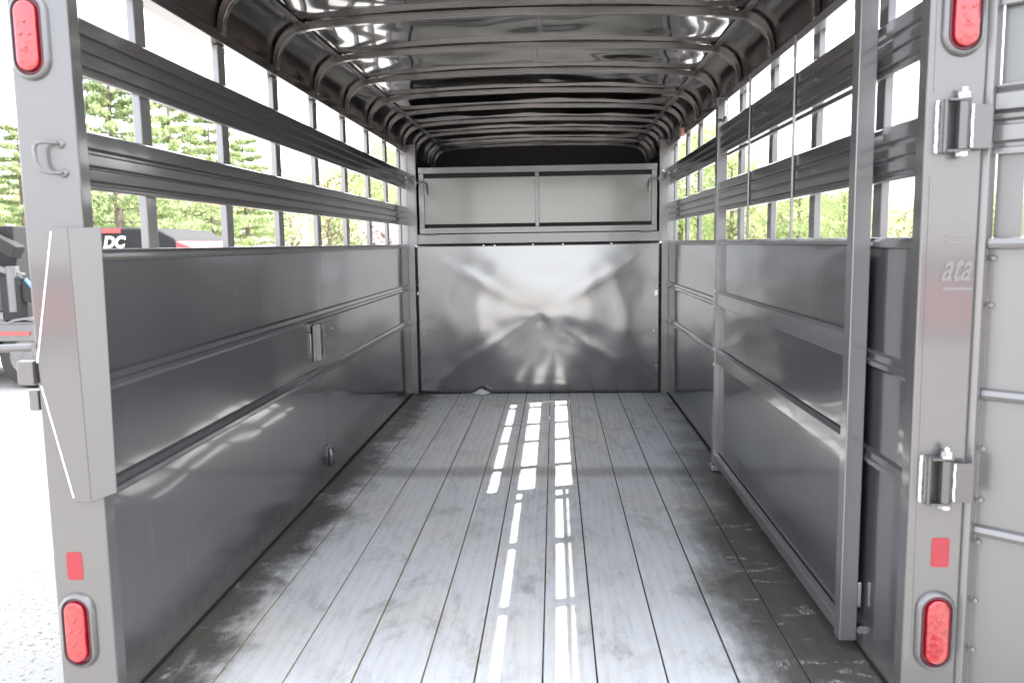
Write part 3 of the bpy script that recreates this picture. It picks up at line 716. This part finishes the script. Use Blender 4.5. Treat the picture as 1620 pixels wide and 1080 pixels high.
MB().bar((-7.4, 9.3, 1.75), (-6.12, 9.15, 1.05), .16, .16).build('boom', M_black, TT, bev=.02)
MB().bar((-7.2, 9.15, 1.15), (-6.05, 9.10, .78), .06, .07).build('boom_strut', M_steel, TT, bev=.01)
MB().tube([(-6.18, 9.10, .90), (-6.18, 9.10, .38)], .07, 14).build('hydraulic_ram', M_steel, TT, smooth=40)
MB().lathe((-5.98, 9.2, .62), [(.14, -.12), (.14, .12)], 'Y', 18).build('winch_drum', M_black, TT, smooth=30)
MB().tube([(-5.98, 9.02, .75), (-5.85, 9.0, .60), (-5.86, 9.0, .45), (-5.80, 9.0, .31)], .02, 8).build('hydraulic_hose', plain('blue_hose', (.06, .2, .5), rough=.4), TT, smooth=50)
MB().box(-8.6, -7.3, 9.2, 10.7, .27, 1.05).build('tool_box', M_black, TT, bev=.03)
cabp = [(-13.6, -.2), (-13.6, .45), (-13.3, .6), (-12.7, .68), (-12.3, 1.35), (-11.7, 1.45), (-11.55, 1.40), (-11.55, -.2)]
MB().prism(cabp, 9.1, 10.8).build('cab', M_black, TT, bev=.04)
MB().prism([(-12.55, .72), (-12.25, 1.28), (-11.75, 1.32), (-11.75, .72)], 9.07, 9.098).build('cab_window', M_glass, TT)
# black enclosed hauler with red trim and white letters
VY = 13.0
VN = empty('black_van', (-7.4, VY, GZ))
tag(VN, 'black van with red top band and white letters DC behind left side slats', 'van')
body = [(-10.6, -.12), (-5.95, -.12), (-5.80, .10), (-5.85, .75), (-5.95, 1.02), (-6.10, 1.24), (-6.35, 1.37), (-6.75, 1.415), (-10.3, 1.43), (-10.6, 1.30)]
vb = MB().prism(body, VY, VY+2.0).build('body', M_black, VN, bev=.05, smooth=40)
band = [(-10.5, 1.345), (-6.97, 1.33), (-6.97, 1.40), (-10.4, 1.417)]
MB().prism(band, VY-.012, VY-.002).build('red_band', M_red, VN)
rn = [(-6.05, .70), (-5.45, .70), (-5.42, .92), (-5.80, 1.10), (-6.04, 1.19)]
MB().prism(rn, VY-.10, VY+1.9).build('red_nose', M_red, VN, bev=.03)
MB().prism([(-6.0, -.1), (-5.35, -.1), (-5.30, .55), (-5.45, .69), (-6.0, .69)], VY-.05, VY+1.9).build('hood', M_black, VN, bev=.05)
for x in (-5.95, -9.6): wheel(x, VY+.05, GZ+.34, .34, .24, VN, 'Y'); wheel(x, VY+1.9, GZ+.34, .34, .24, VN, 'Y')
def text_mesh(s_, size, m_, name, parent, loc, rot, shear=.0, bold=.012, sx=1, ext=.003):
    cu = bpy.data.curves.new(name, 'FONT'); cu.body = s_; cu.size = size; cu.extrude = ext; cu.offset = bold; cu.shear = shear
    t_ = bpy.data.objects.new('tmp', cu); COL.objects.link(t_)
    dg = bpy.context.evaluated_depsgraph_get(); me = bpy.data.meshes.new_from_object(t_.evaluated_get(dg)); bpy.data.objects.remove(t_)
    me.materials.clear(); me.materials.append(m_); me.name = name
    me.transform(Matrix.Diagonal((sx, 1, 1, 1)))
    o = bpy.data.objects.new(name, me); COL.objects.link(o); o.parent = parent
    o.location = Vector(loc)-ORG[parent.name]; o.rotation_euler = rot; return o
text_mesh('DC', .25, M_white, 'letter_shapes', VN, (-7.27, VY-.016, 1.10), (radians(90), 0, 0), shear=.25, sx=.95)

# reflection in the right rear post, painted on as pale script and bars
M_reflection = plain('painted_reflection', (.150, .149, .152), metallic=.2, rough=.4, var=.08)
text_mesh('ata', .082, M_reflection, 'letter_shapes', pr_, (.776, YF-.0009, .992), (radians(90), 0, 0), shear=.45, bold=.0012, sx=.60, ext=.0004)
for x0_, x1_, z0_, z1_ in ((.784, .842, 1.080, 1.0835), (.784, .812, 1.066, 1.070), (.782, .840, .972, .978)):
    MB().box(x0_, x1_, YF-.0012, YF-.0002, z0_, z1_).build('reflection_bar', M_reflection, pr_)

# ---- trees
def foliage(n_, fn, size, seed):
    rnd = random.Random(seed); mb = MB()
    vs, fs = mb.v, mb.f
    for _ in range(n_):
        c_, s_ = fn(rnd)
        s_ *= size*rnd.uniform(.6, 1.3)
        a_ = Vector((rnd.gauss(0, 1), rnd.gauss(0, 1), rnd.gauss(0, .6))).normalized(); b_ = a_.orthogonal().normalized(); b_.rotate(Matrix.Rotation(rnd.uniform(0, 6.28), 3, a_))
        d_ = a_.cross(b_)
        k = len(vs); vs += [c_-b_*s_, c_-d_*s_*.45, c_+b_*s_, c_+d_*s_*.45]; fs.append((k, k+1, k+2, k+3))
    return mb
def add_raw(name, mb, m_, parent):
    me = bpy.data.meshes.new(name); me.from_pydata([tuple(q) for q in mb.v], [], mb.f); me.materials.append(m_)
    o = bpy.data.objects.new(name, me); COL.objects.link(o); o.parent = parent; return o
def pine(name, seed):
    rnd = random.Random(seed); root = empty(name); H_ = 10
    tk = MB().tube([(0, 0, 0), (.05, 0, 3), (-.05, .05, 6), (0, 0, H_*.97)], [.20, .16, .10, .02], 8)
    boughs = []
    z = 1.6
    while z < H_*.96:
        nb = rnd.randint(4, 6); L_ = (1-(z/H_))**.8*3.3+.3
        if z < 3: L_ *= .75
        for k in range(nb):
            a_ = 2*pi*(k+rnd.random()*.8)/nb; l_ = L_*rnd.uniform(.6, 1.15)
            e_ = Vector((cos(a_)*l_, sin(a_)*l_, z+l_*rnd.uniform(-.12, .22))); s_ = Vector((0, 0, z))
            boughs.append((s_, e_)); tk.tube([s_, s_.lerp(e_, .5)+Vector((0, 0, .05)), e_], [.035, .022, .008], 5, cap=False)
        z += rnd.uniform(.38, .62)
    def fn(r_):
        s_, e_ = r_.choice(boughs); t = r_.random()**.6; c_ = s_.lerp(e_, .15+.85*t); w = .06+.30*(1-abs(t-.6))*(e_-s_).length/3
        return c_+Vector((r_.gauss(0, w*.55), r_.gauss(0, w*.55), r_.gauss(0, .06))), 1
    add_raw('trunk', tk, M_bark, root); add_raw('crown', foliage(20000, fn, .095, seed+1), L_pine, root); return root
def broad(name, seed, lm, H_=9, n_=6500, spread=3.0, sz=.13):
    rnd = random.Random(seed); root = empty(name)
    tk = MB(); tk.tube([(0, 0, 0), (.1, .05, H_*.3), (0, .1, H_*.55), (.1, 0, H_*.9)], [.22, .16, .10, .02], 8)
    tips = []
    for k in range(26):
        z = H_*rnd.uniform(.22, .8); a_ = rnd.uniform(0, 6.28); l_ = spread*rnd.uniform(.45, 1)*(1-.6*max(0, z/H_-.5))
        s_ = Vector((0, .05, z)); m_ = s_+Vector((cos(a_)*l_*.5, sin(a_)*l_*.5, l_*.3)); e_ = s_+Vector((cos(a_)*l_, sin(a_)*l_, l_*.75))
        e_.z = min(e_.z, H_); tk.tube([s_, m_, e_], [.06, .035, .01], 5, cap=False)
        for q in range(5):
            t_ = m_.lerp(e_, rnd.random())+Vector((rnd.gauss(0, .5), rnd.gauss(0, .5), rnd.gauss(0, .45))); tips.append((t_, rnd.uniform(.2, .55))); tk.tube([m_.lerp(e_, .5), t_], [.015, .005], 4, cap=False)
    def fn(r_):
        c_, w = r_.choice(tips); return c_+Vector((r_.gauss(0, w), r_.gauss(0, w), r_.gauss(0, w*.7))), 1
    add_raw('trunk', tk, M_bark, root); add_raw('crown', foliage(n_, fn, sz, seed+1), lm, root); return root
def copy_tree(o, parent=None):
    c_ = o.copy(); COL.objects.link(c_); c_.parent = parent
    for ch in o.children: copy_tree(ch, c_)
    return c_
def at(px, Yd):
    """ground point seen in photo column px at distance Yd"""
    return Vector(((px-874)/1298.5*Yd*1.0, Yd, GZ))
protos = {}
def plant(kind, px, Yd, h, rz, label, cat, group, x=None):
    if kind not in protos:
        protos[kind] = {'pine_tree': lambda: pine('pine_tree', 11), 'leafy_tree': lambda: broad('leafy_tree', 21, L_spring),
                        'budding_tree': lambda: broad('budding_tree', 31, L_bud, n_=2600, sz=.10), 'blossom_tree': lambda: broad('blossom_tree', 41, L_pink, 4, 1800, 1.9),
                        'conifer_tree': lambda: pine('conifer_tree', 51)}[kind]()
        o = protos[kind]
    else: o = copy_tree(protos[kind])
    H_ = {'pine_tree': 10, 'conifer_tree': 10, 'blossom_tree': 4}.get(kind, 9)
    s_ = h/H_; o.location = at(px, Yd); o.scale = (s_*1.0, s_*1.0, s_); o.rotation_euler = (0, 0, rz)
    tag(o, label, cat, group); return o
PG, LG, RGp = 'pines beyond the left side slats', 'spring trees beyond the left side slats', 'trees beyond the right side slats'
plant('pine_tree', 175, 20, 6.9, .3, 'pale green pine seen through the rearmost left side opening', 'pine tree', PG)
plant('pine_tree', 20, 22, 5.2, 1.9, 'pale green pine left of the rear left trailer post', 'pine tree', PG)
plant('pine_tree', 268, 24, 6.8, 2.7, 'pine with bare lower trunk between the first and second left side posts', 'pine tree', PG)
plant('pine_tree', 330, 27, 6.4, 4.1, 'pine with bare trunk just left of the second left side post', 'pine tree', PG)
plant('conifer_tree', 385, 30, 5.9, .8, 'feathery conifer just right of the second left side post', 'pine tree', PG)
plant('conifer_tree', 105, 27, 6.8, 5.2, 'pine standing directly behind the rear left trailer post', 'pine tree', PG)
plant('budding_tree', 455, 36, 5.8, .5, 'sparse yellow budding tree by the white pole outside left', 'tree', LG)
plant('budding_tree', 520, 40, 6.2, 2.2, 'sparse budding tree between the fourth and fifth left side posts', 'tree', LG)
plant('leafy_tree', 548, 44, 6.4, 3.9, 'fuller light green tree right of the sparse ones outside left', 'tree', LG)
plant('leafy_tree', 588, 48, 7.6, 1.1, 'light green tree just left of the pink blossom outside', 'tree', LG)
plant('leafy_tree', 630, 58, 9.5, 5.0, 'light green tree behind the white house near the front left corner', 'tree', LG)
plant('blossom_tree', 606, 40, 2.6, .4, 'pink blossoming tree by the white house seen past the left slats', 'blossom tree', None)
for k, (px, Yd, h, kd, lb) in enumerate([
    (1068, 46, 8.5, 'leafy_tree', 'green tree seen nearest the front right corner post'),
    (1100, 42, 8.0, 'leafy_tree', 'bright green tree just behind the far post of the centre gate'),
    (1150, 38, 6.2, 'leafy_tree', 'yellow green tree in the gate opening beside its far post'),
    (1205, 36, 4.8, 'budding_tree', 'sparse budding tree between the two thin gate rods'),
    (1250, 34, 4.6, 'leafy_tree', 'low green tree behind the rear thin gate rod'),
    (1320, 32, 4.2, 'leafy_tree', 'low pale green tree in the widest opening of the centre gate'),
    (1412, 30, 3.2, 'budding_tree', 'sparse low tree between the centre gate post and right rear post'),
    (1600, 26, 2.9, 'leafy_tree', 'low green tree seen through the swung out rear gate')]):
    plant(kd, px, Yd, h, k*1.3, lb, 'tree', RGp)
# far wood behind everything
def wood(name, pts, label):
    rnd = random.Random(5); mb = MB()
    def fn(r_):
        k = r_.randrange(len(pts)-1); a_, b_ = pts[k], pts[k+1]; t = r_.random()
        x = a_[0]+(b_[0]-a_[0])*t; y = a_[1]+(b_[1]-a_[1])*t
        hh = (7.4+1.6*noise.noise(Vector((x*.16, y*.16, 0)))+.9*noise.noise(Vector((x*.5, y*.5, 3))))*pts[0][2]
        z = GZ+hh*r_.random()**.7
        return Vector((x+r_.gauss(0, 1.8), y+r_.gauss(0, 1.8), z)), 1
    mb = foliage(22000, fn, .42, 77)
    o = add_raw(name, mb, leafmat(name+'_leaves', (.46, .52, .26), (.60, .60, .36)), None); tag(o, label, 'woodland', kind='stuff'); return o
wood('woodland', [(-75, 15, 1), (-62, 50, 1), (-35, 75, 1), (-8, 85, 1)], 'distant spring woodland beyond the left side of the trailer')
wood('woodland', [(75, 12, .60), (58, 40, .60), (36, 62, .60), (8, 80, .60)], 'distant spring woodland beyond the right side of the trailer')

# ---- houses, pole, boulder, shed
def house(name, px, Yd, w, d, h, rh, wm, label, rz=0):
    c_ = at(px, Yd); e = empty(name, (0, 0, 0))
    MB().box(-w/2, w/2, -d/2, d/2, 0, h).build('wall', wm, e)
    a_ = [(-d/2-.3, h), (d/2+.3, h), (0, h+rh)]
    MB().prism(a_, -w/2-.3, w/2+.3, 'X').build('roof', M_roofing, e)
    for k in range(3):
        x = -w/2+w*(k+.5)/3
        f_ = MB().box(x-.5, x+.5, -d/2-.05, -d/2-.002, h*.35, h*.8).build('window', M_housew, e)
        MB().box(x-.42, x+.42, -d/2-.07, -d/2-.052, h*.40, h*.76).build('pane', M_glass, f_)
    MB().box(-.45+w*.33, .45+w*.33, -d/2-.10, -d/2-.075, 0, h*.7).build('door', M_red, e) if False else None
    e.location = c_; e.rotation_euler[2] = rz
    tag(e, label, 'house'); return e
house('white_house', 632, 44, 2.6, 5, 2.3, .9, M_housew, 'small white house beyond the front left corner, beside pink blossom', .1)
house('grey_house', 425, 46, 3.0, 5, 1.3, .7, M_houseb, 'low grey blue house seen over the left wall between the third and fourth posts', .2)
c_ = at(478, 26)
pole = MB().tube([(c_.x, c_.y, GZ), (c_.x, c_.y, 1.95)], .07, 12).build('flag_post', M_housew, own='base', smooth=40); tag(pole, 'thin white pole standing outside, between third and fourth left posts', 'pole')
def boulder(px, Yd, r, h, label):
    c_ = at(px, Yd); mb = MB(); n1, n2 = 20, 10
    for j in range(n2+1):
        for i in range(n1):
            a_ = 2*pi*i/n1; t = j/n2; k = cos(t*pi/2)**.6*(1+.15*noise.noise(Vector((cos(a_)*1.5, sin(a_)*1.5, t*2))))
            mb.v.append(Vector((c_.x+r*k*cos(a_), c_.y+r*.6*k*sin(a_), GZ+h*sin(t*pi/2))))
    for j in range(n2):
        for i in range(n1): mb.f.append((j*n1+i, j*n1+(i+1) % n1, (j+1)*n1+(i+1) % n1, (j+1)*n1+i))
    mb.f.append(tuple(n2*n1+k for k in range(n1)))
    o = mb.build('boulder', M_rock, own='base', smooth=50); tag(o, label, 'boulder')
boulder(310, 19, .65, 1.72, 'large pale grey boulder under the pines outside the left wall')

# ---- two red vehicles parked behind the viewpoint (they only tint the glossy posts)
def red_car(x0, x1, y, label):
    c_ = (x0+x1)/2; e = empty('parked_car', (c_, y, GZ)); tag(e, label, 'car', 'red cars parked behind the viewpoint')
    L_ = x1-x0
    bp = [(x0, -.25), (x1, -.25), (x1, .25), (x1-.1*L_, .38), (x1-.25*L_, .45), (x1-.36*L_, .88), (x0+.22*L_, .92), (x0+.06*L_, .45), (x0, .35)]
    MB().prism(bp, y-1.7, y).build('body', M_red, e, bev=.05)
    MB().prism([(x1-.29*L_, .47), (x1-.37*L_, .82), (x0+.23*L_, .85), (x0+.12*L_, .47)], y+.001, y+.02).build('window', M_glass, e)
    for x in (x0+.2*L_, x1-.2*L_):
        for yy in (y-.1, y-1.6): wheel(x, yy, GZ+.33, .33, .22, e, 'Y')
red_car(-9.4, -5.2, -9, 'red car parked behind the viewpoint, on the left')
red_car(4.3, 8.6, -9, 'red car parked behind the viewpoint, on the right')
